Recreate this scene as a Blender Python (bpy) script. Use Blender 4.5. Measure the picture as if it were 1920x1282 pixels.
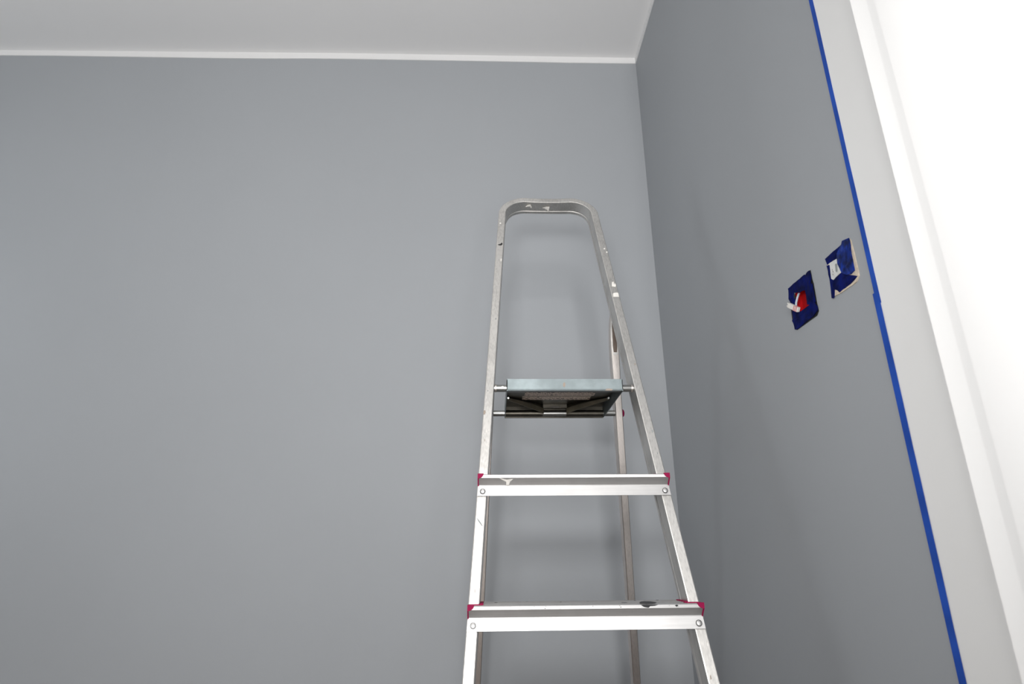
import bpy, bmesh, math, random
from mathutils import Matrix, Vector

# ------------------------------------------------------------------ clear
for o in list(bpy.data.objects):
    bpy.data.objects.remove(o, do_unlink=True)
SC = bpy.context.scene
COL = SC.collection

# ------------------------------------------------------------------ camera
CAM_Z = 0.965
cam_data = bpy.data.cameras.new('camera')
cam_data.sensor_width = 36.0
cam_data.lens = 1146.0 / 1920.0 * 36.0
cam_data.clip_start = 0.02
cam = bpy.data.objects.new('camera', cam_data)
COL.objects.link(cam)
cam.matrix_world = Matrix((
    (0.9995037, -0.0024565, -0.0314042, 0.0),
    (-0.0304390, -0.3318994, -0.9428236, 0.0),
    (-0.0081070, 0.9433116, -0.3318094, CAM_Z),
    (0, 0, 0, 1)))
cam_data.dof.use_dof = True
cam_data.dof.focus_distance = 1.3
cam_data.dof.aperture_fstop = 8.0
SC.camera = cam

# ------------------------------------------------------------------ world, lights, exposure
SC.view_settings.view_transform = 'Standard'
SC.view_settings.look = 'None'
SC.view_settings.gamma = 1.0
SC.view_settings.use_curve_mapping = False
SC.view_settings.exposure = 0.04
w = bpy.data.worlds.new('world')
SC.world = w
w.use_nodes = True
w.node_tree.nodes['Background'].inputs[0].default_value = (0.9, 0.95, 1.0, 1)
w.node_tree.nodes['Background'].inputs[1].default_value = 0.05


def area(name, loc, target, sx, sy, power, color, shape='RECTANGLE'):
    d = bpy.data.lights.new(name, 'AREA')
    d.shape = shape
    d.size = sx
    d.size_y = sy
    d.energy = power
    d.color = color
    o = bpy.data.objects.new(name, d)
    COL.objects.link(o)
    o.location = loc
    o.rotation_euler = (Vector(target) - Vector(loc)).to_track_quat('-Z', 'Y').to_euler()
    return o


# two made-up fill lights, behind the photographer and far to the left,
# the photographer's flash with its diffuser, and an added fill panel beside the camera
area('hall_fill_light', (0.0, -1.9, 1.9), (-0.5, 1.92, 1.8), 0.5, 1.0, 44.0, (1.0, 0.985, 0.97))
area('left_fill_light', (-2.4, 1.2, 1.6), (-0.5, 1.5, 2.2), 0.5, 1.2, 5.4, (0.93, 0.97, 1.0))
area('camera_fill_light', (0.05, -0.2, 1.0), (-0.4, 1.0, 2.84), 0.5, 0.5, 11.0, (1.0, 0.985, 0.97))
area('camera_flash_light', (-0.10, -0.06, 1.26), (-0.1, 1.92, 1.85), 0.20, 0.14, 7.0, (1.0, 0.99, 0.98))

# ------------------------------------------------------------------ room numbers (metres)
D = 1.92          # back wall
W = 0.5684        # right wall
FLOOR_X0 = -2.6
FRONT_Y = 0.52    # room side of the wall the photographer stands in
HALL_Y = -2.6


# ------------------------------------------------------------------ materials
def new_mat(name):
    m = bpy.data.materials.new(name)
    m.use_nodes = True
    nt = m.node_tree
    return m, nt, nt.nodes['Principled BSDF']


def paint(name, col, rough=0.5, bump=0.04, scale=420.0, spec=0.4, vary=0.03):
    m, nt, b = new_mat(name)
    tc = nt.nodes.new('ShaderNodeTexCoord')
    n = nt.nodes.new('ShaderNodeTexNoise')
    n.inputs['Scale'].default_value = scale
    n.inputs['Detail'].default_value = 3
    nt.links.new(tc.outputs['Object'], n.inputs['Vector'])
    bp = nt.nodes.new('ShaderNodeBump')
    bp.inputs['Strength'].default_value = bump
    bp.inputs['Distance'].default_value = 0.002
    nt.links.new(n.outputs['Fac'], bp.inputs['Height'])
    nt.links.new(bp.outputs['Normal'], b.inputs['Normal'])
    n2 = nt.nodes.new('ShaderNodeTexNoise')
    n2.inputs['Scale'].default_value = 2.3
    n2.inputs['Detail'].default_value = 2
    nt.links.new(tc.outputs['Object'], n2.inputs['Vector'])
    r = nt.nodes.new('ShaderNodeValToRGB')
    r.color_ramp.elements[0].position = 0.3
    r.color_ramp.elements[1].position = 0.7
    r.color_ramp.elements[0].color = tuple(c * (1 - vary) for c in col) + (1,)
    r.color_ramp.elements[1].color = tuple(min(1, c * (1 + vary)) for c in col) + (1,)
    nt.links.new(n2.outputs['Fac'], r.inputs['Fac'])
    nt.links.new(r.outputs['Color'], b.inputs['Base Color'])
    b.inputs['Roughness'].default_value = rough
    b.inputs['Specular IOR Level'].default_value = spec
    return m


def metal(name, col, rough=0.35, streak=(90, 90, 3), dark=0.82, metallic=1.0, rvar=0.12):
    """drawn aluminium / zinc: streaks along the profile, faint stains"""
    m, nt, b = new_mat(name)
    tc = nt.nodes.new('ShaderNodeTexCoord')
    mp = nt.nodes.new('ShaderNodeMapping')
    mp.inputs['Scale'].default_value = streak
    nt.links.new(tc.outputs['Object'], mp.inputs['Vector'])
    n = nt.nodes.new('ShaderNodeTexNoise')
    n.inputs['Scale'].default_value = 4.0
    n.inputs['Detail'].default_value = 5
    nt.links.new(mp.outputs['Vector'], n.inputs['Vector'])
    n2 = nt.nodes.new('ShaderNodeTexNoise')
    n2.inputs['Scale'].default_value = 16.0
    n2.inputs['Detail'].default_value = 6
    nt.links.new(tc.outputs['Object'], n2.inputs['Vector'])
    mx = nt.nodes.new('ShaderNodeMath')
    mx.operation = 'MULTIPLY'
    nt.links.new(n.outputs['Fac'], mx.inputs[0])
    nt.links.new(n2.outputs['Fac'], mx.inputs[1])
    r = nt.nodes.new('ShaderNodeValToRGB')
    r.color_ramp.elements[0].position = 0.10
    r.color_ramp.elements[1].position = 0.32
    r.color_ramp.elements[0].color = tuple(c * dark for c in col) + (1,)
    r.color_ramp.elements[1].color = col + (1,)
    nt.links.new(mx.outputs[0], r.inputs['Fac'])
    nt.links.new(r.outputs['Color'], b.inputs['Base Color'])
    mr = nt.nodes.new('ShaderNodeMapRange')
    mr.inputs['To Min'].default_value = rough + rvar
    mr.inputs['To Max'].default_value = rough - rvar * 0.5
    nt.links.new(n2.outputs['Fac'], mr.inputs['Value'])
    nt.links.new(mr.outputs['Result'], b.inputs['Roughness'])
    b.inputs['Metallic'].default_value = metallic
    bp = nt.nodes.new('ShaderNodeBump')
    bp.inputs['Strength'].default_value = 0.05
    bp.inputs['Distance'].default_value = 0.0006
    nt.links.new(n.outputs['Fac'], bp.inputs['Height'])
    nt.links.new(bp.outputs['Normal'], b.inputs['Normal'])
    return m


def plain(name, col, rough=0.5, metallic=0.0, spec=0.4, noise=0.0, nscale=60):
    m, nt, b = new_mat(name)
    b.inputs['Roughness'].default_value = rough
    b.inputs['Metallic'].default_value = metallic
    b.inputs['Specular IOR Level'].default_value = spec
    tc = nt.nodes.new('ShaderNodeTexCoord')
    n = nt.nodes.new('ShaderNodeTexNoise')
    n.inputs['Scale'].default_value = nscale
    n.inputs['Detail'].default_value = 4
    nt.links.new(tc.outputs['Object'], n.inputs['Vector'])
    r = nt.nodes.new('ShaderNodeValToRGB')
    r.color_ramp.elements[0].position = 0.35
    r.color_ramp.elements[1].position = 0.65
    r.color_ramp.elements[0].color = tuple(c * (1 - noise) for c in col) + (1,)
    r.color_ramp.elements[1].color = tuple(min(1, c * (1 + noise)) for c in col) + (1,)
    nt.links.new(n.outputs['Fac'], r.inputs['Fac'])
    nt.links.new(r.outputs['Color'], b.inputs['Base Color'])
    return m


def wood_floor():
    m, nt, b = new_mat('oak_floor')
    tc = nt.nodes.new('ShaderNodeTexCoord')
    mp = nt.nodes.new('ShaderNodeMapping')
    mp.inputs['Scale'].default_value = (1.5, 18, 1)
    nt.links.new(tc.outputs['Object'], mp.inputs['Vector'])
    n = nt.nodes.new('ShaderNodeTexNoise')
    n.inputs['Scale'].default_value = 3.0
    n.inputs['Detail'].default_value = 6
    nt.links.new(mp.outputs['Vector'], n.inputs['Vector'])
    r = nt.nodes.new('ShaderNodeValToRGB')
    r.color_ramp.elements[0].position = 0.3
    r.color_ramp.elements[1].position = 0.7
    r.color_ramp.elements[0].color = (0.085, 0.056, 0.042, 1)
    r.color_ramp.elements[1].color = (0.17, 0.118, 0.088, 1)
    nt.links.new(n.outputs['Fac'], r.inputs['Fac'])
    nt.links.new(r.outputs['Color'], b.inputs['Base Color'])
    b.inputs['Roughness'].default_value = 0.45
    return m


def print_mat():
    """faded fine print on the platform sticker: rows of small brown marks on cream"""
    m, nt, b = new_mat('sticker_print')
    tc = nt.nodes.new('ShaderNodeTexCoord')
    br = nt.nodes.new('ShaderNodeTexBrick')
    br.inputs['Scale'].default_value = 1.0
    br.inputs['Brick Width'].default_value = 0.0105
    br.inputs['Row Height'].default_value = 0.0110
    br.inputs['Mortar Size'].default_value = 0.0016
    br.offset = 0.37
    br.inputs['Color1'].default_value = (0.42, 0.33, 0.27, 1)
    br.inputs['Color2'].default_value = (0.07, 0.05, 0.045, 1)
    br.inputs['Mortar'].default_value = (0.55, 0.45, 0.37, 1)
    nt.links.new(tc.outputs['Object'], br.inputs['Vector'])
    n = nt.nodes.new('ShaderNodeTexNoise')
    n.inputs['Scale'].default_value = 260
    nt.links.new(tc.outputs['Object'], n.inputs['Vector'])
    mix = nt.nodes.new('ShaderNodeMix')
    mix.data_type = 'RGBA'
    th = nt.nodes.new('ShaderNodeMath')
    th.operation = 'GREATER_THAN'
    th.inputs[1].default_value = 0.56
    nt.links.new(n.outputs['Fac'], th.inputs[0])
    nt.links.new(th.outputs[0], mix.inputs['Factor'])
    nt.links.new(br.outputs['Color'], mix.inputs['A'])
    mix.inputs['B'].default_value = (0.62, 0.50, 0.42, 1)
    nt.links.new(mix.outputs['Result'], b.inputs['Base Color'])
    b.inputs['Roughness'].default_value = 0.5
    return m


M_WALL = paint('grey_wall_paint', (0.358, 0.376, 0.397), rough=0.6, spec=0.25, vary=0.012)
M_WHITE = paint('white_ceiling_paint', (0.80, 0.80, 0.80), rough=0.7, spec=0.25, vary=0.01)
M_GLOSS = paint('white_woodwork_paint', (0.84, 0.84, 0.83), rough=0.35, bump=0.01, vary=0.01)
M_LINING = paint('white_door_lining_paint', (0.70, 0.70, 0.695), rough=0.7, bump=0.01, vary=0.01, spec=0.15)
M_FLOOR = wood_floor()
M_ALU = metal('drawn_aluminium', (0.70, 0.687, 0.662), rough=0.42, dark=0.72)
M_ALU_TREAD = metal('tread_aluminium', (0.60, 0.596, 0.592), rough=0.48, streak=(3, 90, 90), dark=0.88)
M_ALU_OLD = metal('aged_aluminium', (0.74, 0.69, 0.65), rough=0.36)
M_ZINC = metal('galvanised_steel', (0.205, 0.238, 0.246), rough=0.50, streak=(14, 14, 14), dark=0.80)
M_ZINC_SHADE = metal('shaded_galvanised_steel', (0.12, 0.112, 0.095), rough=0.38, streak=(10, 10, 10), dark=0.55)  # darkened zinc: shade under the platform put into the colour
M_STEEL = metal('polished_tube_steel', (0.38, 0.385, 0.375), rough=0.28, streak=(4, 60, 60))
M_DARK = plain('black_edge_and_shadow_gap', (0.012, 0.012, 0.013), rough=0.6)
M_RED = plain('raspberry_plastic', (0.24, 0.004, 0.050), rough=0.65, spec=0.15)
M_RUBBER = plain('dark_rubber', (0.03, 0.03, 0.03), rough=0.8)
M_TAPE = plain('blue_masking_tape', (0.0012, 0.0050, 0.078), rough=0.6, spec=0.08, noise=0.5, nscale=60)
M_TAPE_L = plain('blue_masking_tape_smooth', (0.018, 0.075, 0.40), rough=0.6, spec=0.15, noise=0.15, nscale=20)
M_TAPE_CR = plain('creased_blue_tape', (0.004, 0.022, 0.19), rough=0.5, spec=0.2, noise=0.7, nscale=75)
M_REDBOX = plain('red_plastic_box', (0.42, 0.003, 0.006), rough=0.5)
M_IVORY = plain('ivory_plastic', (0.62, 0.53, 0.42), rough=0.6, noise=0.15, nscale=120)
M_INSERT = plain('white_plastic', (0.66, 0.67, 0.66), rough=0.4, noise=0.06)
M_GREYPL = plain('grey_plastic', (0.28, 0.30, 0.30), rough=0.5)
M_WIRE = plain('pale_grey_cable', (0.50, 0.56, 0.62), rough=0.5)
M_CONN = plain('clear_white_connector', (0.72, 0.70, 0.66), rough=0.3)
M_PINK = plain('faded_red_mark', (0.55, 0.16, 0.17), rough=0.4)
M_PWHITE = plain('dried_white_paint', (0.72, 0.70, 0.66), rough=0.6, noise=0.1)
M_PBLACK = plain('dried_black_paint', (0.015, 0.015, 0.016), rough=0.5)
M_PBEIGE = plain('dried_beige_paint', (0.30, 0.25, 0.21), rough=0.6)
M_PRINT = print_mat()
M_RIVET_SHADE = metal('rivet_shade_dark', (0.10, 0.10, 0.10), rough=0.4)  # dark tone for the shade around the rivets
M_WING = metal('brown_tinged_steel', (0.30, 0.275, 0.215), rough=0.40, streak=(10, 10, 10), dark=0.7)


# ------------------------------------------------------------------ mesh helpers
class MB:
    def __init__(self):
        self.v = []
        self.f = []

    def add(self, verts, faces):
        o = len(self.v)
        self.v += [tuple(p) for p in verts]
        self.f += [tuple(i + o for i in f) for f in faces]
        return self

    def box(self, a, b):
        x0, y0, z0 = a
        x1, y1, z1 = b
        return self.add([(x0, y0, z0), (x1, y0, z0), (x1, y1, z0), (x0, y1, z0),
                         (x0, y0, z1), (x1, y0, z1), (x1, y1, z1), (x0, y1, z1)],
                        [(0, 3, 2, 1), (4, 5, 6, 7), (0, 1, 5, 4), (1, 2, 6, 5), (2, 3, 7, 6), (3, 0, 4, 7)])

    def loft(self, rings, cap=True, closed=False):
        n = len(rings[0])
        o = len(self.v)
        for r in rings:
            self.v += [tuple(p) for p in r]
        k = len(rings)
        for i in range(k if closed else k - 1):
            a = o + i * n
            b = o + ((i + 1) % k) * n
            for j in range(n):
                j2 = (j + 1) % n
                self.f.append((a + j, a + j2, b + j2, b + j))
        if cap and not closed:
            self.f.append(tuple(o + j for j in reversed(range(n))))
            self.f.append(tuple(o + (k - 1) * n + j for j in range(n)))
        return self

    def prism(self, pts, fa, fb):
        """polygon pts; fa(p), fb(p) map to the two end planes"""
        return self.loft([[fa(p) for p in pts], [fb(p) for p in pts]])

    def tube(self, path, r, seg=14, cap=True):
        path = [Vector(p) for p in path]
        rings = []
        prev = None
        for i, p in enumerate(path):
            if i == 0:
                t = path[1] - p
            elif i == len(path) - 1:
                t = p - path[i - 1]
            else:
                t = path[i + 1] - path[i - 1]
            t.normalize()
            if prev is None:
                a = Vector((0, 0, 1)) if abs(t.z) < 0.9 else Vector((1, 0, 0))
                u = t.cross(a).normalized()
            else:
                u = (prev - t * prev.dot(t)).normalized()
            prev = u
            q = t.cross(u)
            rr = r[i] if isinstance(r, (list, tuple)) else r
            rings.append([p + u * (math.cos(2 * math.pi * k / seg) * rr) + q * (math.sin(2 * math.pi * k / seg) * rr)
                          for k in range(seg)])
        return self.loft(rings, cap)


def _build(self, name, mat, parent=None, bevel=0.0, smooth=False, seg=2, angle=35, sharp=40):
    """link the collected shapes as ONE mesh object; verts are given in world space"""
    off = Vector((0, 0, 0))
    p = parent
    while p is not None:
        off += p.location
        p = p.parent
    me = bpy.data.meshes.new(name)
    me.from_pydata([tuple(Vector(q) - off) for q in self.v], [], self.f)
    bm = bmesh.new()
    bm.from_mesh(me)
    bmesh.ops.recalc_face_normals(bm, faces=bm.faces)
    bm.to_mesh(me)
    bm.free()
    me.materials.append(mat)
    o = bpy.data.objects.new(name, me)
    COL.objects.link(o)
    o.parent = parent
    if smooth or bevel:
        me.shade_smooth()
        me.set_sharp_from_angle(angle=math.radians(sharp))
    if bevel:
        md = o.modifiers.new('bevel', 'BEVEL')
        md.width = bevel
        md.segments = seg
        md.limit_method = 'ANGLE'
        md.angle_limit = math.radians(angle)
    return o


MB.build = _build


def struct(o, label, cat):
    o['kind'] = 'structure'
    o['label'] = label
    o['category'] = cat
    return o


def thing(name, loc, label, cat, group=None):
    o = bpy.data.objects.new(name, None)
    o.empty_display_size = 0.05
    COL.objects.link(o)
    o.location = loc
    o['label'] = label
    o['category'] = cat
    if group:
        o['group'] = group
    return o


def tag(o, label, cat, group=None):
    o['label'] = label
    o['category'] = cat
    if group:
        o['group'] = group
    return o


# ------------------------------------------------------------------ room shell
CEIL = 2.847
struct(MB().box((FLOOR_X0 - 0.1, HALL_Y - 0.1, -0.1), (1.7, D + 0.1, 0.0)).build('floor', M_FLOOR),
       'brown wooden floor under the ladder', 'floor')

# the plaster ceiling sags a little towards the left
cs = [(FLOOR_X0 - 0.1, 2.826), (-1.913, 2.8325), (-1.1, 2.8412), (-0.6, 2.8465), (0.0, 2.8475), (1.7, 2.847)]
mb = MB()
rings = []
for x, z in cs:
    rings.append([(x, HALL_Y - 0.1, z), (x, D + 0.1, z), (x, D + 0.1, 2.96), (x, HALL_Y - 0.1, 2.96)])
mb.loft(rings)
struct(mb.build('ceiling', M_WHITE), 'white painted ceiling above the grey walls', 'ceiling')

struct(MB().box((FLOOR_X0 - 0.1, D, 0), (W + 0.1, D + 0.1, 2.90)).build('wall_back', M_WALL),
       'wide mid-grey painted wall behind the ladder', 'wall')
struct(MB().box((FLOOR_X0 - 0.1, FRONT_Y - 0.16, 0), (FLOOR_X0, D, 2.90)).build('wall_left', M_WALL),
       'grey painted wall at the far left of the room', 'wall')

# right wall with a square hole for the sunk box
HY0, HY1, HZ0, HZ1 = 0.986, 1.042, 1.378, 1.429
mb = MB()
for (ya, yb, za, zb) in ((FRONT_Y - 0.16, HY0, 0, 2.90), (HY1, D, 0, 2.90), (HY0, HY1, 0, HZ0), (HY0, HY1, HZ1, 2.90)):
    mb.box((W, ya, za), (W + 0.1, yb, zb))
struct(mb.build('wall_right', M_WALL), 'narrow darker grey wall holding the two taped boxes', 'wall')

# wall with the passage in which the photographer stands
JX = 0.4090      # reveal of the right jamb
mb = MB()
mb.box((JX + 0.02, FRONT_Y - 0.155, 0), (W, FRONT_Y - 0.005, 2.90))
mb.box((FLOOR_X0, FRONT_Y - 0.155, 0), (-1.45, FRONT_Y - 0.005, 2.90))
struct(mb.build('wall_front', M_WHITE), 'wall with the passage on the photographer side', 'wall')

# white door lining at the right of the picture: frame, rebate and stop
prof = [(JX, FRONT_Y), (JX, 0.4975), (JX - 0.0002, 0.4955), (JX - 0.0016, 0.4850), (JX - 0.0020, 0.4825), (JX - 0.0020, FRONT_Y - 0.16), (JX + 0.02, FRONT_Y - 0.16), (JX + 0.02, FRONT_Y)]
mb = MB().prism(prof, lambda p: (p[0], p[1], 0.0), lambda p: (p[0], p[1], 2.846))
struct(mb.build('trim_4', M_LINING, smooth=True, sharp=30), 'bright white grooved door lining filling the right edge', 'door frame')
mb = MB().box((-1.45, FRONT_Y - 0.16, 0), (-1.43, FRONT_Y, 2.835))
struct(mb.build('trim_5', M_GLOSS, bevel=0.0018), 'white door lining on the far side of the passage', 'door frame')

# white flat casing board on the right wall
CX = W - 0.015
struct(MB().box((CX, 0.575, 0), (W, 0.7965, 2.45)).build('trim_3', M_GLOSS, bevel=0.0015),
       'flat white casing board beside the blue tape line', 'casing')

# white paint band where ceiling meets the walls
bot = [(FLOOR_X0, 2.803), (-1.906, 2.8082), (-1.7, 2.8108), (-1.5, 2.8112), (-1.3, 2.8117), (-1.094, 2.8121), (-0.889, 2.8139),
       (-0.74, 2.8175), (-0.6, 2.8188), (-0.264, 2.8194), (0.158, 2.8190), (0.30, 2.8182), (W, 2.8200)]
mb = MB().loft([[(x, D - 0.003, z), (x, D - 0.003, 2.86), (x, D + 0.002, 2.86), (x, D + 0.002, z)] for x, z in bot])
struct(mb.build('trim_1', M_WHITE), 'thin white band along the top of the back wall', 'trim')
mb = MB().loft([[(W - 0.003, y, z), (W - 0.003, y, 2.86), (W + 0.002, y, 2.86), (W + 0.002, y, z)]
                for y, z in ((0.52, 2.818), (1.0, 2.8195), (1.5, 2.819), (D - 0.003, 2.8200))])
struct(mb.build('trim_2', M_WHITE), 'thin white band along the top of the right wall', 'trim')

# hall behind the photographer
struct(MB().box((-1.75, HALL_Y - 0.1, 0), (1.35, HALL_Y, 2.90)).build('wall_hall', M_WHITE), 'white end wall of the hall', 'wall')
struct(MB().box((-1.75, HALL_Y, 0), (-1.65, FRONT_Y - 0.155, 2.90)).build('wall_hall_left', M_WHITE), 'white left wall of the hall', 'wall')
struct(MB().box((1.25, HALL_Y, 0), (1.35, FRONT_Y - 0.16, 2.90)).build('wall_hall_right', M_WHITE), 'white right wall of the hall', 'wall')
struct(MB().box((W + 0.1, FRONT_Y - 0.16, 0), (1.35, FRONT_Y - 0.06, 2.90)).build('wall_hall_stub', M_WHITE), 'white stub wall of the hall', 'wall')

# ------------------------------------------------------------------ blue tape line on the casing edge
def tape_strip(name, y_far, y_near, z0, z1, lift, label, mat):
    """folded over the casing edge: a narrow strip on its face, the rest on its side"""
    x = CX - lift
    mb = MB()
    n = 24
    rings = []
    rnd = random.Random(len(label))
    for i in range(n + 1):
        z = z0 + (z1 - z0) * i / n
        j = rnd.uniform(-0.0004, 0.0004)
        rings.append([(x, y_near + j, z), (x, y_far, z), (W - 0.0008, y_far, z), (W - 0.0008, y_far - 0.0003 - lift, z),
                      (x + 0.0005, y_far - 0.0003 - lift * 0.2, z), (x + 0.0005, y_near + j, z)])
    mb.loft(rings)
    return tag(mb.build(name, mat), label, 'masking tape', 'blue tape strips along the casing')


tape_strip('masking_tape', 0.7968, 0.7868, 1.303, 2.45, 0.0006,
           'blue masking tape strip on the casing, running up from the overlap', M_TAPE_L)
tape_strip('masking_tape', 0.7995, 0.7873, 0.0, 1.3215, 0.0013,
           'blue masking tape strip on the casing, running down from the overlap', M_TAPE_L)


# ------------------------------------------------------------------ boxes on the right wall
def slab(poly, lift, thick, crumple=0.0, seed=1):
    """flat piece on the right wall: outline in (y, z), front face at W - lift - thick"""
    rnd = random.Random(seed)
    pts = [Vector((p[0], p[1])) for p in poly]
    # refine the outline so torn edges are uneven
    out = []
    for i, p in enumerate(pts):
        q = pts[(i + 1) % len(pts)]
        k = max(1, int((q - p).length / 0.008))
        for j in range(k):
            r = p.lerp(q, j / k)
            if crumple:
                r = r + Vector((rnd.uniform(-1, 1), rnd.uniform(-1, 1))) * 0.0006
            out.append(r)
    mb = MB()
    c = sum(out, Vector((0, 0))) / len(out)
    n = len(out)
    back = [(W - lift, p.x, p.y) for p in out]
    fr = [(W - lift - thick - rnd.uniform(0, crumple), p.x, p.y) for p in out]
    mb.loft([back, fr], cap=False)
    # inner ring gives the crumpled relief
    ring = [(W - lift - thick - rnd.uniform(0, crumple * 1.6), c.x + (p.x - c.x) * 0.5, c.y + (p.y - c.y) * 0.5) for p in out]
    o = len(mb.v)
    mb.v += fr + ring
    for j in range(n):
        j2 = (j + 1) % n
        mb.f.append((o + j, o + j2, o + n + j2, o + n + j))
    mb.f.append(tuple(o + n + j for j in range(n)))
    mb.f.append(tuple(range(n)))
    return mb


# --- right hand one: ivory frame, white insert, blue tape
rb = thing('switch_plate', (W, 0.882, 1.404), 'taped wall plate with white insert and ivory torn edge, nearest the blue tape line', 'wall plate',
           'taped electrical boxes on the grey wall')
r_plate = [(0.9179, 1.4378), (0.8462, 1.4378), (0.8441, 1.4341), (0.8431, 1.4180), (0.8418, 1.3819), (0.8428, 1.3713), (0.8515, 1.3655), (0.9002, 1.3667), (0.9184, 1.3690)]
r_top = [(0.9199, 1.4405), (0.8668, 1.4401), (0.863, 1.4286), (0.8855, 1.4245), (0.896, 1.4255), (0.9094, 1.4269), (0.9157, 1.4279)]
r_right = [(0.8668, 1.4401), (0.862, 1.4439), (0.8457, 1.4391), (0.8451, 1.4336), (0.8476, 1.4122), (0.8477, 1.3837), (0.8579, 1.3826), (0.8691, 1.3865), (0.8826, 1.3971), (0.8856, 1.4139), (0.8859, 1.4258), (0.883, 1.4317)]
r_bot = [(0.9068, 1.3944), (0.8827, 1.3967), (0.8689, 1.3869), (0.8458, 1.3728), (0.8551, 1.3692), (0.8986, 1.3688), (0.9029, 1.3742), (0.9104, 1.3786)]
r_left = [(0.9181, 1.4264), (0.9102, 1.4246), (0.9133, 1.3996), (0.9063, 1.3932), (0.9085, 1.3815), (0.9141, 1.3681), (0.9176, 1.366), (0.922, 1.369), (0.9189, 1.3862), (0.9181, 1.4019)]
r_ins = [(0.9121, 1.4272), (0.884, 1.4237), (0.8838, 1.414), (0.8811, 1.399), (0.9083, 1.3952), (0.9149, 1.4004)]
r_pill = [(0.8932, 1.4167), (0.89, 1.4166), (0.8885, 1.4143), (0.8909, 1.4049), (0.8933, 1.4029), (0.895, 1.4048)]
slab(r_plate, 0.0, 0.0016, 0.0006, 3).build('plate', M_IVORY, rb)
ins = slab(r_ins, 0.0, 0.0026).build('insert', M_INSERT, rb)
slab(r_pill, 0.0026, 0.0012).build('rocker', M_GREYPL, ins)
for yy, zz in ((0.9045, 1.4125), (0.9035, 1.4085), (0.9052, 1.4040)):
    MB().tube([(W - 0.002, yy, zz), (W - 0.0032, yy, zz)], 0.0013, 8).build('screw', M_ALU_OLD, ins)
slab(r_top, 0.0016, 0.0008, 0.0005, 4).build('tape_piece', M_TAPE, rb)
slab(r_bot, 0.0016, 0.0008, 0.0005, 5).build('tape_piece', M_TAPE, rb)
slab(r_left, 0.0018, 0.0008, 0.0004, 6).build('tape_piece', M_TAPE, rb)
o = slab(r_right, 0.0022, 0.0010, 0.0016, 7).build('tape_piece', M_TAPE_CR, rb)
o['label'] = 'wide creased blue tape piece'

# --- left hand one: open red box, dark edge, blue tape, cable with connector
lb = thing('junction_box', (W, 1.016, 1.403), 'open red box framed in dark blue tape with a dangling cable connector', 'junction box',
           'taped electrical boxes on the grey wall')
l_plate = [(1.0562, 1.4463), (0.9915, 1.4448), (0.9880, 1.4385), (0.9815, 1.4450), (0.9725, 1.4450), (0.9722, 1.4264), (0.9706, 1.4171), (0.9714, 1.3822), (0.9705, 1.3653), (0.9782, 1.3596), (0.9998, 1.3599), (1.0516, 1.3604), (1.0574, 1.3637), (1.0626, 1.3828)]
l_top = [(1.0562, 1.4463), (1.0511, 1.447), (0.9919, 1.445), (0.9884, 1.4363), (0.9959, 1.4271), (0.999, 1.4181), (1.0177, 1.4218), (1.034, 1.4279), (1.0542, 1.4381)]
l_right = [(0.9914, 1.4401), (0.9812, 1.4445), (0.9736, 1.4448), (0.9704, 1.4358), (0.9722, 1.4275), (0.9764, 1.4215), (0.9715, 1.4175), (0.9719, 1.3835), (0.9756, 1.3818), (0.9687, 1.3722), (0.9707, 1.3665), (0.9868, 1.3614), (0.9944, 1.3695), (0.9908, 1.386), (0.9982, 1.3891), (0.9971, 1.4172)]
l_bot = [(1.0626, 1.3828), (1.0274, 1.3874), (0.9908, 1.386), (0.9907, 1.368), (0.9888, 1.3616), (1.0165, 1.3614), (1.0504, 1.3605), (1.0565, 1.3628), (1.0571, 1.3747)]
l_left = [(1.0556, 1.4448), (1.0401, 1.4306), (1.0369, 1.4196), (1.0404, 1.4093), (1.0343, 1.3938), (1.0274, 1.3874), (1.0349, 1.3789), (1.0563, 1.3838), (1.0572, 1.3984), (1.0473, 1.4098), (1.0573, 1.4188), (1.0607, 1.4264)]
# red plastic tray sunk in the wall
mb = MB()
e = 0.0015
dep = 0.012
mb.box((W + dep, HY0 + e, HZ0 + e), (W + dep + e, HY1 - e, HZ1 - e))
mb.box((W + 0.001, HY0 + e * 0.1, HZ0 + e * 0.1), (W + dep + e, HY0 + e, HZ1 - e * 0.1))
mb.box((W + 0.001, HY1 - e, HZ0 + e * 0.1), (W + dep + e, HY1 - e * 0.1, HZ1 - e * 0.1))
mb.box((W + 0.001, HY0 + e, HZ0 + e * 0.1), (W + dep + e, HY1 - e, HZ0 + e))
mb.box((W + 0.001, HY0 + e, HZ1 - e), (W + dep + e, HY1 - e, HZ1 - e * 0.1))
mb.build('box_tray', M_REDBOX, lb)
# dark edge that shows around the tape: four strips, open in the middle
mb = MB()
inner = [(1.0445, 1.4310), (0.9930, 1.4310), (0.9890, 1.4305), (0.9870, 1.4300), (0.9850, 1.4300), (0.9840, 1.4255), (0.9840, 1.4171), (0.9840, 1.3850), (0.9840, 1.3760), (0.9900, 1.3760), (1.0000, 1.3760), (1.0430, 1.3760), (1.0445, 1.3790), (1.0445, 1.3900)]
n = len(l_plate)
ro = [[(W - 0.0, p[0], p[1]), (W - 0.0011, p[0], p[1]), (W - 0.0011, q[0], q[1]), (W - 0.0, q[0], q[1])] for p, q in zip(l_plate, inner)]
mb.loft(ro, closed=True)
mb.build('dark_edge', M_DARK, lb)
slab(l_left, 0.0011, 0.0008, 0.0006, 11).build('tape_piece', M_TAPE, lb)
slab(l_top, 0.0014, 0.0008, 0.0005, 12).build('tape_piece', M_TAPE, lb)
slab(l_bot, 0.0014, 0.0008, 0.0005, 13).build('tape_piece', M_TAPE, lb)
slab(l_right, 0.0020, 0.0008, 0.0010, 14).build('tape_piece', M_TAPE, lb)
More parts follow.
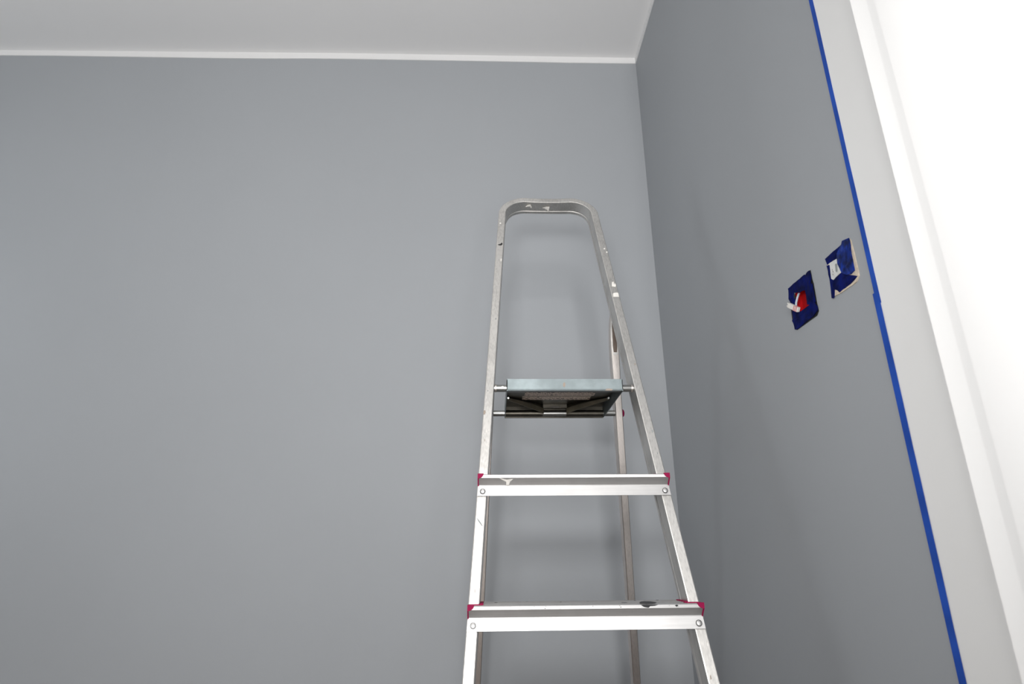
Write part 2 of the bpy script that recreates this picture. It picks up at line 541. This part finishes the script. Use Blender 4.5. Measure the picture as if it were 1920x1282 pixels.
# cable ribbon and terminal
cable = [(W + 0.003, 1.0290, 1.4235), (W - 0.005, 1.0170, 1.4180), (W - 0.010, 1.0140, 1.4098), (W - 0.012, 1.0180, 1.4010),
         (W - 0.013, 1.0190, 1.3935), (W - 0.016, 1.0105, 1.3845)]
MB().box((W - 0.0022, 1.0345, 1.4180), (W - 0.0012, 1.0405, 1.4260)).build('dark_gap', M_DARK, lb)
cb = MB().tube(cable, 0.0019, 8).build('cable', M_WIRE, lb, smooth=True)
cc = [Vector((1.0130, 1.3842)), Vector((1.0006, 1.3772)), Vector((1.0250, 1.3975))]
# connector: a little block pointing up and away, built along its long axis
a = Vector((W - 0.020, 0.9990, 1.3790))
b_ = Vector((W - 0.026, 1.0190, 1.3965))
ax = (b_ - a).normalized()
up_ = Vector((0, -0.60, 0.80))
up_ = (up_ - ax * up_.dot(ax)).normalized()
sd = ax.cross(up_)


def obox(a, b, up, sd, h, t):
    mb = MB()
    mb.loft([[p + up * h + sd * t, p - up * h + sd * t, p - up * h - sd * t, p + up * h - sd * t] for p in (a, b)])
    return mb


cn = obox(a, b_, up_, sd, 0.0044, 0.0030).build('connector', M_CONN, lb, bevel=0.0007)
for i in range(3):
    q = a.lerp(b_, 0.08 + 0.13 * i)
    obox(q, q + ax * 0.0016, up_, sd, 0.0046, 0.0032).build('marking', M_PINK, cn)
for i in range(2):
    q = b_ + up_ * (0.0025 * (1 if i else -1))
    obox(q, q + ax * 0.0040, up_, sd, 0.0010, 0.0010).build('pin', M_CONN, cn)

# ------------------------------------------------------------------ ladder
LEAN = math.radians(18.0)
SN, CS = math.sin(LEAN), math.cos(LEAN)
Y0 = 0.8257               # where the front face of the rails meets the floor


def ctr(z):
    return 0.1566 - 0.0083 * (z - 0.777)


def front_y(z):
    return Y0 + math.tan(LEAN) * z


def P(x, s, n):
    """ladder front plane: x from the ladder's middle, s along the rail, n depth behind the front face"""
    z = s * CS - n * SN
    return Vector((x + ctr(z), Y0 + s * SN + n * CS, z))


def half_out(z):
    return 0.2035 - 0.067 * (z - 0.777)


RAIL_W, RAIL_D = 0.019, 0.050
ladder = thing('step_ladder', (ctr(0), 1.35, 0.0), 'paint-spattered aluminium step ladder standing in the grey room corner', 'ladder')

# --- front frame: one bent tube, rail up, handle bend, rail down
S_TOP = 1.986
hw = RAIL_W / 2
path = []          # (x, s, tangent angle)
R = 0.066
for k in range(13):
    s = 0.02 + (S_TOP - R - 0.02 - 0.012) * k / 12
    path.append((-(half_out(s * CS) - hw), s))
xl = -(half_out((S_TOP - R) * CS) - hw)
path[-1] = (xl, S_TOP - R)
for k in range(1, 13):
    a_ = math.pi - k / 12 * math.pi / 2
    path.append((xl + R + R * math.cos(a_), S_TOP - R - 0 + (R - hw) * math.sin(a_)))
nx = 10
xr = -xl
for k in range(1, nx):
    path.append((xl + R + (xr - R - xl - R) * k / nx, S_TOP - hw))
half = [(-x, s) for x, s in path[:25]]
path += half[::-1]
# cross-section (p outward, n depth): flat front, lipped hollow towards the inside
sec = [(hw - 0.0018, 0.0), (hw - 0.0005, 0.0005), (hw, 0.0018), (hw, 0.020), (hw, RAIL_D - 0.0025), (hw - 0.0022, RAIL_D),
       (-hw + 0.0022, RAIL_D), (-hw, RAIL_D - 0.0025), (-hw, RAIL_D - 0.011), (-hw + 0.0012, RAIL_D - 0.0125),
       (-hw + 0.0012, RAIL_D - 0.016), (-hw, RAIL_D - 0.0175), (-hw, 0.0018), (-hw + 0.0005, 0.0005), (-hw + 0.0018, 0.0)]
rings = []
for i, (x, s) in enumerate(path):
    x0, s0 = path[max(0, i - 1)]
    x1, s1 = path[min(len(path) - 1, i + 1)]
    tx, ts = x1 - x0, s1 - s0
    l = math.hypot(tx, ts)
    tx, ts = tx / l, ts / l
    ox, os_ = -ts, tx             # outward normal (left of travel)
    dip = 0.0
    if s > S_TOP - R * 0.5:
        dip = 0.0035 * max(0.0, math.cos(min(1.0, abs(x) / 0.062) * math.pi / 2)) ** 0.7
    kt = min(1.0, max(0.0, (s - (S_TOP - R)) / (R * 0.8)))      # the bend is pressed flatter
    kt = kt * kt * (3 - 2 * kt)
    rings.append([P(x + ox * (p if p < 0 else p * (1 - 0.2 * kt)) + ox * 0.0015 * kt * (p < 0), s + os_ * (p if p > 0 else p * (1 - 0.25 * kt)) - dip * (1.0 if n < 0.03 else 0.3), n * (1 - 0.14 * kt)) for p, n in sec])
mb = MB().loft(rings)
front = mb.build('front_frame', M_ALU, ladder, smooth=True, sharp=16)

# --- rear legs
REAR_SL = 0.30


def rear_y(z):
    return 1.468 + REAR_SL * (1.303 - z)


def rear_x(z):
    return 0.3081 - ctr(1.353) + 0.055 * (1.353 - z)


def rear_leg(side):
    mb = MB()
    zs = [0.03 + (1.36 - 0.03) * i / 8 for i in range(9)] + [1.40, 1.43, 1.455, 1.475, 1.495, 1.512, 1.526, 1.536, 1.542]
    rings = []
    wd, dp = 0.0090, 0.034
    for z in zs:
        x = side * rear_x(z)
        y = rear_y(z)
        k = max(0.0, (z - 1.36) / 0.182)
        y -= 0.010 * k * k                        # the tip bends forward to the rail
        d2 = dp * (1 - 0.35 * k)
        w2 = wd * (1 - 0.75 * k ** 8) * (1 + 0.14 * math.sin(min(1, k) * math.pi))
        c = 0.0018
        pts = [(-w2 + c, 0), (w2 - c, 0), (w2, c), (w2, d2 - c), (w2 - c, d2), (-w2 + c, d2), (-w2, d2 - c), (-w2, c)]
        zz = z
        rings.append([(ctr(z) + x + p, y + q * 0.958, zz + q * 0.287 * 0) for p, q in pts])
    mb.loft(rings)
    leg = mb.build('rear_leg', M_ALU_OLD, ladder, smooth=True, sharp=16)
    # pressed slot near the tip: a raised rim with a dark hollow
    for nm, w_, mat, off, za, zb in (('slot_rim', 0.0078, M_ALU, 0.0009, 1.434, 1.528), ('slot', 0.0052, M_PRESS, 0.0014, 1.440, 1.524)):
        rg = []
        for i in range(9):
            z = za + (zb - za) * i / 8
            k = max(0.0, (z - 1.36) / 0.182)
            y = rear_y(z) - 0.010 * k * k
            ww = w_ * (1 - 0.75 * k ** 8) * (0.75 if i == 0 else 1)
            x = ctr(z) + side * rear_x(z)
            rg.append([(x - ww, y + 0.001, z), (x + ww, y + 0.001, z), (x + ww, y - off, z), (x - ww, y - off, z)])
        MB().loft(rg).build(nm, mat, leg)
    ft = MB()
    z0, z1 = 0.0, 0.05
    rg = []
    for z in (z0, z1):
        x = ctr(z) + side * rear_x(z)
        rg.append([(x - 0.0115, rear_y(z) - 0.003, z), (x + 0.0115, rear_y(z) - 0.003, z), (x + 0.0115, rear_y(z) + 0.036, z), (x - 0.0115, rear_y(z) + 0.036, z)])
    ft.loft(rg).build('rubber_foot', M_RUBBER, leg)
    return leg


M_PRESS = metal('pressed_dark_aluminium', (0.20, 0.16, 0.135), rough=0.35)
rear_leg(-1)
rear_leg(1)

# rubber feet of the front rails
for sgn in (-1, 1):
    c = sgn * (half_out(0.02) - hw)
    mb = MB()
    y = front_y(0)
    mb.loft([[(ctr(0) + c - 0.0115, y - 0.004, 0), (ctr(0) + c + 0.0115, y - 0.004, 0), (ctr(0) + c + 0.0115, y + 0.056, 0), (ctr(0) + c - 0.0115, y + 0.056, 0)],
             [(ctr(0) + c - 0.0115, y + 0.012, 0.05), (ctr(0) + c + 0.0115, y + 0.012, 0.05), (ctr(0) + c + 0.0115, y + 0.072, 0.05), (ctr(0) + c - 0.0115, y + 0.072, 0.05)]])
    mb.build('rubber_foot', M_RUBBER, front)

# --- treads
T = math.tan(LEAN)
TREADS = [0.222, 0.4445, 0.667, 0.8895, 1.1115]


def tread(zt):
    hl = half_out(zt) - 0.0015
    hi = half_out(zt) - RAIL_W - 0.001
    yr = front_y(zt)
    cx = ctr(zt)
    # front lip and riveted flange, over the full width
    pf = [(-0.0008, 0.0), (-0.0195, 0.0), (-0.0205, -0.0012), (-0.0205, -0.0060), (-0.0195, -0.0072), (-0.0085, -0.0187), (-0.0083 - 0.0010, -0.0205),
          (-0.0145, -0.0385), (-0.0127, -0.0385), (-0.0075, -0.0212), (-0.0068, -0.0185), (-0.0175, -0.0062), (-0.0175, -0.0020), (-0.0008, -0.0020)]
    mb = MB()
    sh = -0.0015
    mb.prism(pf, lambda p: (cx - hl - 0.067 * p[1] * -1, yr + p[0] + sh, zt + p[1]),
             lambda p: (cx + hl + 0.067 * p[1] * -1, yr + p[0] + sh, zt + p[1]))
    # deck between the rails
    dk = [(-0.0022, 0.0)]
    for i in range(5):
        y = 0.006 + i * 0.013
        dk += [(y, 0.0), (y + 0.0015, 0.0011), (y + 0.0045, 0.0011), (y + 0.006, 0.0)]
    dk += [(0.074, 0.0), (0.0755, -0.0012), (0.0755, -0.014), (0.0735, -0.014), (0.0735, -0.0025), (-0.0022, -0.0022)]
    mb.prism(dk, lambda p: (cx - hi, yr + p[0], zt + p[1]), lambda p: (cx + hi, yr + p[0], zt + p[1]))
    t = mb.build('tread', M_ALU_TREAD, ladder)
    for sgn in (-1, 1):
        # plastic end cap: end plate following the lip, corner block, strip in front of and beside the rail
        c = MB()
        xe = cx + sgn * hl
        pl = [(0.001, 0.0012), (-0.0212, 0.0012), (-0.0215, -0.0066), (-0.0200, -0.0080), (-0.0100, -0.0185), (-0.0085, -0.0215), (-0.0068, -0.0215), (-0.0015, -0.0050)]
        c.prism(pl, lambda p: (xe - sgn * 0.0003, yr + p[0] + sh, zt + p[1]), lambda p: (xe + sgn * 0.0020, yr + p[0] + sh, zt + p[1]))
        blk = [(0.0, 0.0018), (0.0112, 0.0018), (0.0108, -0.0012), (0.0092, -0.0040), (0.0065, -0.0060), (0.0035, -0.0072), (0.0, -0.0076)]
        c.prism(blk, lambda p: (xe + sgn * (0.0020 - p[0]), yr - 0.0230, zt + p[1]), lambda p: (xe + sgn * (0.0020 - p[0]), yr - 0.0195, zt + p[1]))
        xi = cx + sgn * (hi - 0.004)
        c.box((min(xe, xi), yr - 0.0075, zt + 0.0001), (max(xe, xi), yr - 0.0008, zt + 0.0016))
        xa, xb = cx + sgn * hi, cx + sgn * (hi - 0.0055)
        c.box((min(xa, xb), yr - 0.002, zt + 0.0001), (max(xa, xb), yr + 0.050, zt + 0.0026))
        c.build('end_cap', M_RED, t)
        # rivet
        rx = cx + sgn * (hl - 0.0075)
        zr = zt - 0.0300
        yb = yr - 0.0115 - 0.0024
        nrm = Vector((0, -CS, SN))
        ctr_ = Vector((rx, yb + sh, zr))
        rv = MB().tube([ctr_ + nrm * 0.0, ctr_ + nrm * 0.0008, ctr_ + nrm * 0.0014, ctr_ + nrm * 0.0016, ctr_ + nrm * 0.0002],
                       [0.0042, 0.0042, 0.0032, 0.0014, 0.0009], 16, cap=False).build('rivet', M_ALU_TREAD, t, smooth=True)
        MB().tube([ctr_ + nrm * 0.0004, ctr_ + nrm * 0.0010], 0.0013, 10).build('rivet_hole', M_DARK, rv)
        MB().tube([ctr_ - nrm * 0.0004, ctr_ + nrm * 0.00035], 0.0053, 16).build('rivet_shade', M_RIVET_SHADE, rv)  # ring of shade around the rivet, built as a dark disc
    return t


tr = {z: tread(z) for z in TREADS}

# --- cross bars that carry the platform
zb = 1.3045
yb = front_y(zb) + 0.0135
hi = half_out(zb) - RAIL_W + 0.004
fb = MB().tube([(ctr(zb) - hi, yb, zb), (ctr(zb) + hi, yb, zb)], 0.0076, 18).build('front_bar', M_STEEL, ladder, smooth=True)
for sgn in (-1, 1):
    x = ctr(zb) + sgn * (hi - 0.006)
    MB().tube([(x, yb, zb), (x - sgn * 0.003, yb, zb)], 0.0085, 18).build('collar', M_ALU_OLD, fb, smooth=True)
x = ctr(zb) - hi + 0.022
MB().tube([(x, yb - 0.0055, zb), (x, yb - 0.0078, zb)], [0.0036, 0.0026], 12).build('rivet', M_ALU_OLD, fb, smooth=True)

zr = 1.2995
yrb = rear_y(zr) + 0.012
hx = rear_x(zr)
rbar = MB().tube([(ctr(zr) - hx - 0.008, yrb, zr), (ctr(zr) + hx + 0.008, yrb, zr)], 0.0074, 18).build('rear_bar', M_STEEL, ladder, smooth=True)
for sgn in (-1, 1):
    x0 = ctr(zr) + sgn * (hx + 0.008)
    MB().tube([(x0, yrb, zr), (x0 + sgn * 0.003, yrb, zr), (x0 + sgn * 0.0055, yrb, zr), (x0 + sgn * 0.007, yrb, zr)],
              [0.0098, 0.0098, 0.0080, 0.004], 18).build('end_cap', M_RED, rbar, smooth=True)

for sgn in (-1, 1):  # dark tubes over the bar paint the shade it has under the tray
    xa, xb = 0.1526 + sgn * 0.029, 0.1526 + sgn * 0.1205
    MB().tube([(xa, yrb, zr), (xb, yrb, zr)], 0.0080, 18).build('bar_shade', M_ZINC_SHADE, rbar, smooth=True)

# --- platform tray
px0, px1 = 0.0297, 0.2755
py0, py1 = front_y(1.30) - 0.004, 1.488
pz0, pz1 = 1.2940, 1.3200
g = 0.0014
mb = MB()
mb.box((px0, py0, pz1 - g), (px1, py1, pz1))
mb.box((px0, py0, pz0 + 0.003), (px1, py0 + g, pz1 - g))
# rolled lower edge of the front lip
mb.tube([(px0, py0 + 0.0016, pz0 + 0.0022), (px1, py0 + 0.0016, pz0 + 0.0022)], 0.0022, 10)
# tapering side flanges
for xa, xb in ((px0, px0 + g), (px1 - g, px1)):
    mb.add([(xa, py0, pz0), (xb, py0, pz0), (xb, py1, pz1 - 0.030), (xa, py1, pz1 - 0.030), (xa, py0, pz1 - g), (xb, py0, pz1 - g), (xb, py1, pz1 - g), (xa, py1, pz1 - g)],
           [(0, 3, 2, 1), (4, 5, 6, 7), (0, 1, 5, 4), (1, 2, 6, 5), (2, 3, 7, 6), (3, 0, 4, 7)])
plat = mb.build('platform', M_ZINC, ladder)
pc = (px0 + px1) / 2
# underside plate, its dark colour carries the shade below the tray
MB().box((px0 + 0.003, py0 + 0.003, pz1 - g - 0.0012), (px1 - 0.003, py1 - 0.002, pz1 - g - 0.0002)).build('underside', M_ZINC_SHADE, plat)
# rolled rear edge
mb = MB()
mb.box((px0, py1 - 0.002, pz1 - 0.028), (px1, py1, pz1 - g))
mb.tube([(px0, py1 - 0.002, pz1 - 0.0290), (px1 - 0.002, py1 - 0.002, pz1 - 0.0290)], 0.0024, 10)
mb.build('rear_edge', M_ZINC_SHADE, plat)
# V-shaped brace: two tapering wings that meet at the latch over the rear bar
UZ = pz1 - g - 0.0014
for sgn in (-1, 1):
    mb = MB()
    line = [(0.1195, py0 + 0.140, 0.0020, 0.0075), (0.095, py0 + 0.158, 0.003, 0.0115), (0.065, py0 + 0.182, 0.005, 0.0165), (0.040, py0 + 0.204, 0.0075, 0.0205), (0.028, py0 + 0.218, 0.0095, 0.0230)]
    rg = []
    for x, y, ha, hb in line:
        rg.append([(pc + sgn * x, y + 0.010, UZ), (pc + sgn * x, y, UZ - ha), (pc + sgn * x, y, UZ - hb), (pc + sgn * x, y + 0.0016, UZ - hb), (pc + sgn * x, y + 0.0030, UZ - ha), (pc + sgn * x, y + 0.0120, UZ)])
    mb.loft(rg)
    mb.build('brace_wing', M_WING, plat, smooth=True, sharp=30)
    q = Vector((pc + sgn * 0.1165, py0 + 0.134, pz1 - 0.0075))
    MB().tube([q, q + Vector((0, -0.004, -0.001))], [0.0034, 0.0022], 10).build('rivet', M_STEEL, plat, smooth=True)
# latch: dark hood with a bright rounded tongue above the bar
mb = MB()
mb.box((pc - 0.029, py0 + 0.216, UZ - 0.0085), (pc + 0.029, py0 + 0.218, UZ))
hood = mb.build('latch', M_ZINC_SHADE, plat)
mb = MB()
rg = []
for i in range(9):
    x = -0.0135 + 0.027 * i / 8
    k = math.sqrt(max(0.02, 1 - (x / 0.0138) ** 2))
    yy = py0 + 0.2155
    zz = UZ - 0.0062
    rg.append([(pc + x, yy, zz + 0.0018 * k), (pc + x, yy - 0.0025 * k, zz), (pc + x, yy, zz - 0.0018 * k)])
mb.loft(rg)
mb.build('tongue', M_ALU, hood, smooth=True)
# fine-print stickers on the underside
for (xa, xb, ya, yb_) in ((-0.079, 0.082, 0.101, 0.130), (-0.083, 0.077, 0.138, 0.168)):
    MB().box((pc + xa, py0 + ya, UZ - 0.0006), (pc + xb, py0 + yb_, UZ)).build('sticker', M_PRINT, plat)

# --- dried paint marks
def blob(parent, origin, ux, uy, nrm, outline, mat, name='paint_mark', lift=0.0004):
    origin, ux, uy, nrm = Vector(origin), Vector(ux).normalized(), Vector(uy).normalized(), Vector(nrm).normalized()
    top = [origin + ux * a * 0.001 + uy * b * 0.001 + nrm * lift for a, b in outline]
    bo = [p - nrm * (lift + 0.0002) for p in top]
    return MB().loft([bo, top]).build(name, mat, parent)


NF = Vector((0, -CS, SN))
UX = Vector((1, 0, 0))
US = Vector((0, SN, CS))


def rail_mark(side, z, dx, outline, mat):
    s = z / CS
    blob(front, P(side * (half_out(z) - hw) + dx, s, 0), UX, US, NF, outline, mat)


# black nick on the left rail below the handle bend
rail_mark(-1, 1.716, 0.000, [(-6, -3), (-2, -1), (1, 0), (3, 3), (6, 4), (6.5, -1), (4, -5), (0, -5.5), (-3, -5)], M_PBLACK)
# pale flecks
rail_mark(-1, 1.790, -0.003, [(-2, -2), (1, -2.5), (2.5, 0), (1, 2.5), (-2, 1.5)], M_PWHITE)
rail_mark(-1, 1.662, 0.006, [(-2, -5), (1, -4), (1.5, 2), (0, 5), (-1.5, 2)], M_PWHITE)
rail_mark(-1, 1.245, -0.006, [(-3, -4), (0, -5), (2, 0), (1, 5), (-2.5, 4)], M_PBEIGE)
rail_mark(-1, 1.085 - 0.06, 0.000, [(-6, 9), (-2, 5), (3, -2), (6, -8), (3, -6), (-3, 2)], M_GREYPL)
rail_mark(1, 1.702, 0.002, [(-2, -2), (1, -2.5), (2.5, 0), (1, 2.5), (-2, 1.5)], M_PWHITE)
rail_mark(1, 1.690, 0.006, [(-1.5, -2), (1, -2), (2, 1), (0, 2.5), (-2, 1)], M_PWHITE)
rail_mark(1, 1.585, 0.002, [(-5, -6), (3, -8), (6, -3), (5, 3), (1, 2), (2, 9), (-3, 8), (-4, 2)], M_PWHITE)
rail_mark(1, 1.553, 0.001, [(-7, -6), (7, -6), (6.5, 6), (2, 7), (-6, 5)], M_PWHITE)
# white flake inside the handle
hp = P(0.0, S_TOP - hw - hw * 0.75 - 0.0038, 0.022)
blob(front, hp + Vector((-0.001, 0, -0.001)), UX, P(0, 1, 1) - P(0, 1, 0), -US, [(-12, -5), (-2, -9), (7, -9), (6, -2), (5, 9), (2, 9), (2, 1), (-2, 0), (-6, -4)], M_PWHITE, lift=0.0008)
blob(front, P(-0.050, S_TOP - hw - hw * 0.75 - 0.0030, 0.013), UX, P(0, 1, 1) - P(0, 1, 0), Vector((0.25, 0, -1)), [(-9, 2), (-4, -4), (4, -5), (8, 3), (5, 6), (3, 0), (-2, 1)], M_PWHITE, lift=0.0012)
# white smear on the tread below the platform (slanted face)
zt = 1.1115
nsl = Vector((0, -0.72, -0.69))
usl = Vector((0, 0.69, -0.72))
om = Vector((ctr(zt) - 0.127, front_y(zt) - 0.0158, zt - 0.0125))
blob(tr[zt], om, UX, -usl, nsl, [(-13, 8), (-4, 5), (0, 4), (6, 5), (12, 6), (6, 0), (4, -8), (-1, -8), (-1, 0), (-9, 4.5)], M_PWHITE, lift=0.0006)
# black spatter on the next tread down
zt = 0.8895
om = Vector((ctr(zt) + 0.104, front_y(zt) - 0.0220, zt - 0.003))
blob(tr[zt], om, UX, Vector((0, 0, 1)), Vector((0, -1, 0)), [(-14, 2.4), (-9, -1), (-5, -2), (-1, -2.5), (2, 0), (10, 0.5), (16, 2.2), (4, 2.6), (-4, 2.9)], M_PBLACK, lift=0.0005)
om = Vector((ctr(zt) + 0.106, front_y(zt) + 0.010, zt + 0.0011))
blob(tr[zt], om, UX, Vector((0, 1, 0)), Vector((0, 0, 1)), [(-14, -25), (6, -27), (16, -12), (12, 14), (2, 20), (-6, 8), (-12, -6)], M_PBLACK, lift=0.0003)
om = Vector((ctr(zt) + 0.150, front_y(zt) - 0.0220, zt - 0.003))
blob(tr[zt], om, UX, Vector((0, 0, 1)), Vector((0, -1, 0)), [(-3, 1), (0, -1.5), (3, 0.5), (1, 2)], M_PBLACK, lift=0.0005)
rnd = random.Random(5)
for i in range(12):
    om = Vector((ctr(zt) + rnd.uniform(-0.13, 0.17), front_y(zt) - 0.0220, zt - rnd.uniform(0.0012, 0.0050)))
    a1, b1 = rnd.uniform(0.6, 1.6), rnd.uniform(0.4, 0.8)
    blob(tr[zt], om, UX, Vector((0, 0, 1)), Vector((0, -1, 0)), [(-a1, 0), (0, -b1), (a1, 0.2), (0.2, b1)], M_GREYPL if i % 3 else M_PBLACK, lift=0.0004)
for i in range(9):
    om = Vector((ctr(zt) + rnd.uniform(-0.15, 0.16), front_y(zt) + rnd.uniform(0.0, 0.06), zt + 0.0011))
    a1, b1 = rnd.uniform(1.5, 5.0), rnd.uniform(1.5, 3.5)
    blob(tr[zt], om, UX, Vector((0, 1, 0)), Vector((0, 0, 1)), [(-a1, 0), (0, -b1), (a1, 0.4), (0.5, b1)], M_GREYPL if i % 2 else M_PBLACK, lift=0.0003)
for i in range(14):
    sd_ = -1 if i % 2 else 1
    zz = rnd.uniform(0.75, 1.75)
    if any(-0.06 < zz - t_ < 0.01 for t_ in TREADS):
        continue
    a1, b1 = rnd.uniform(0.6, 1.6), rnd.uniform(1.0, 4.0)
    rail_mark(sd_, zz, rnd.uniform(-0.005, 0.005), [(-a1, -b1), (a1, -b1 * 0.6), (a1 * 0.6, b1), (-a1 * 0.8, b1 * 0.5)], (M_GREYPL, M_PWHITE, M_PBEIGE)[i % 3])
# beige fleck on the platform edge
blob(plat, (px1 - 0.030, py0, pz0 + 0.0035), UX, Vector((0, 0, 1)), Vector((0, -1, 0)), [(-8, -3), (6, -3), (8, 0), (2, 1.5), (-6, 1)], M_PBEIGE, lift=0.0009)
blob(plat, (pc - 0.002, py0, pz1 - 0.012), UX, Vector((0, 0, 1)), Vector((0, -1, 0)), [(-2.5, -4), (1.5, -6), (3.5, 0), (2, 5), (-2, 3)], M_PBEIGE)

# break in the shared look: label the parts that differ from the bare aluminium
plat['label'] = 'galvanised steel platform'
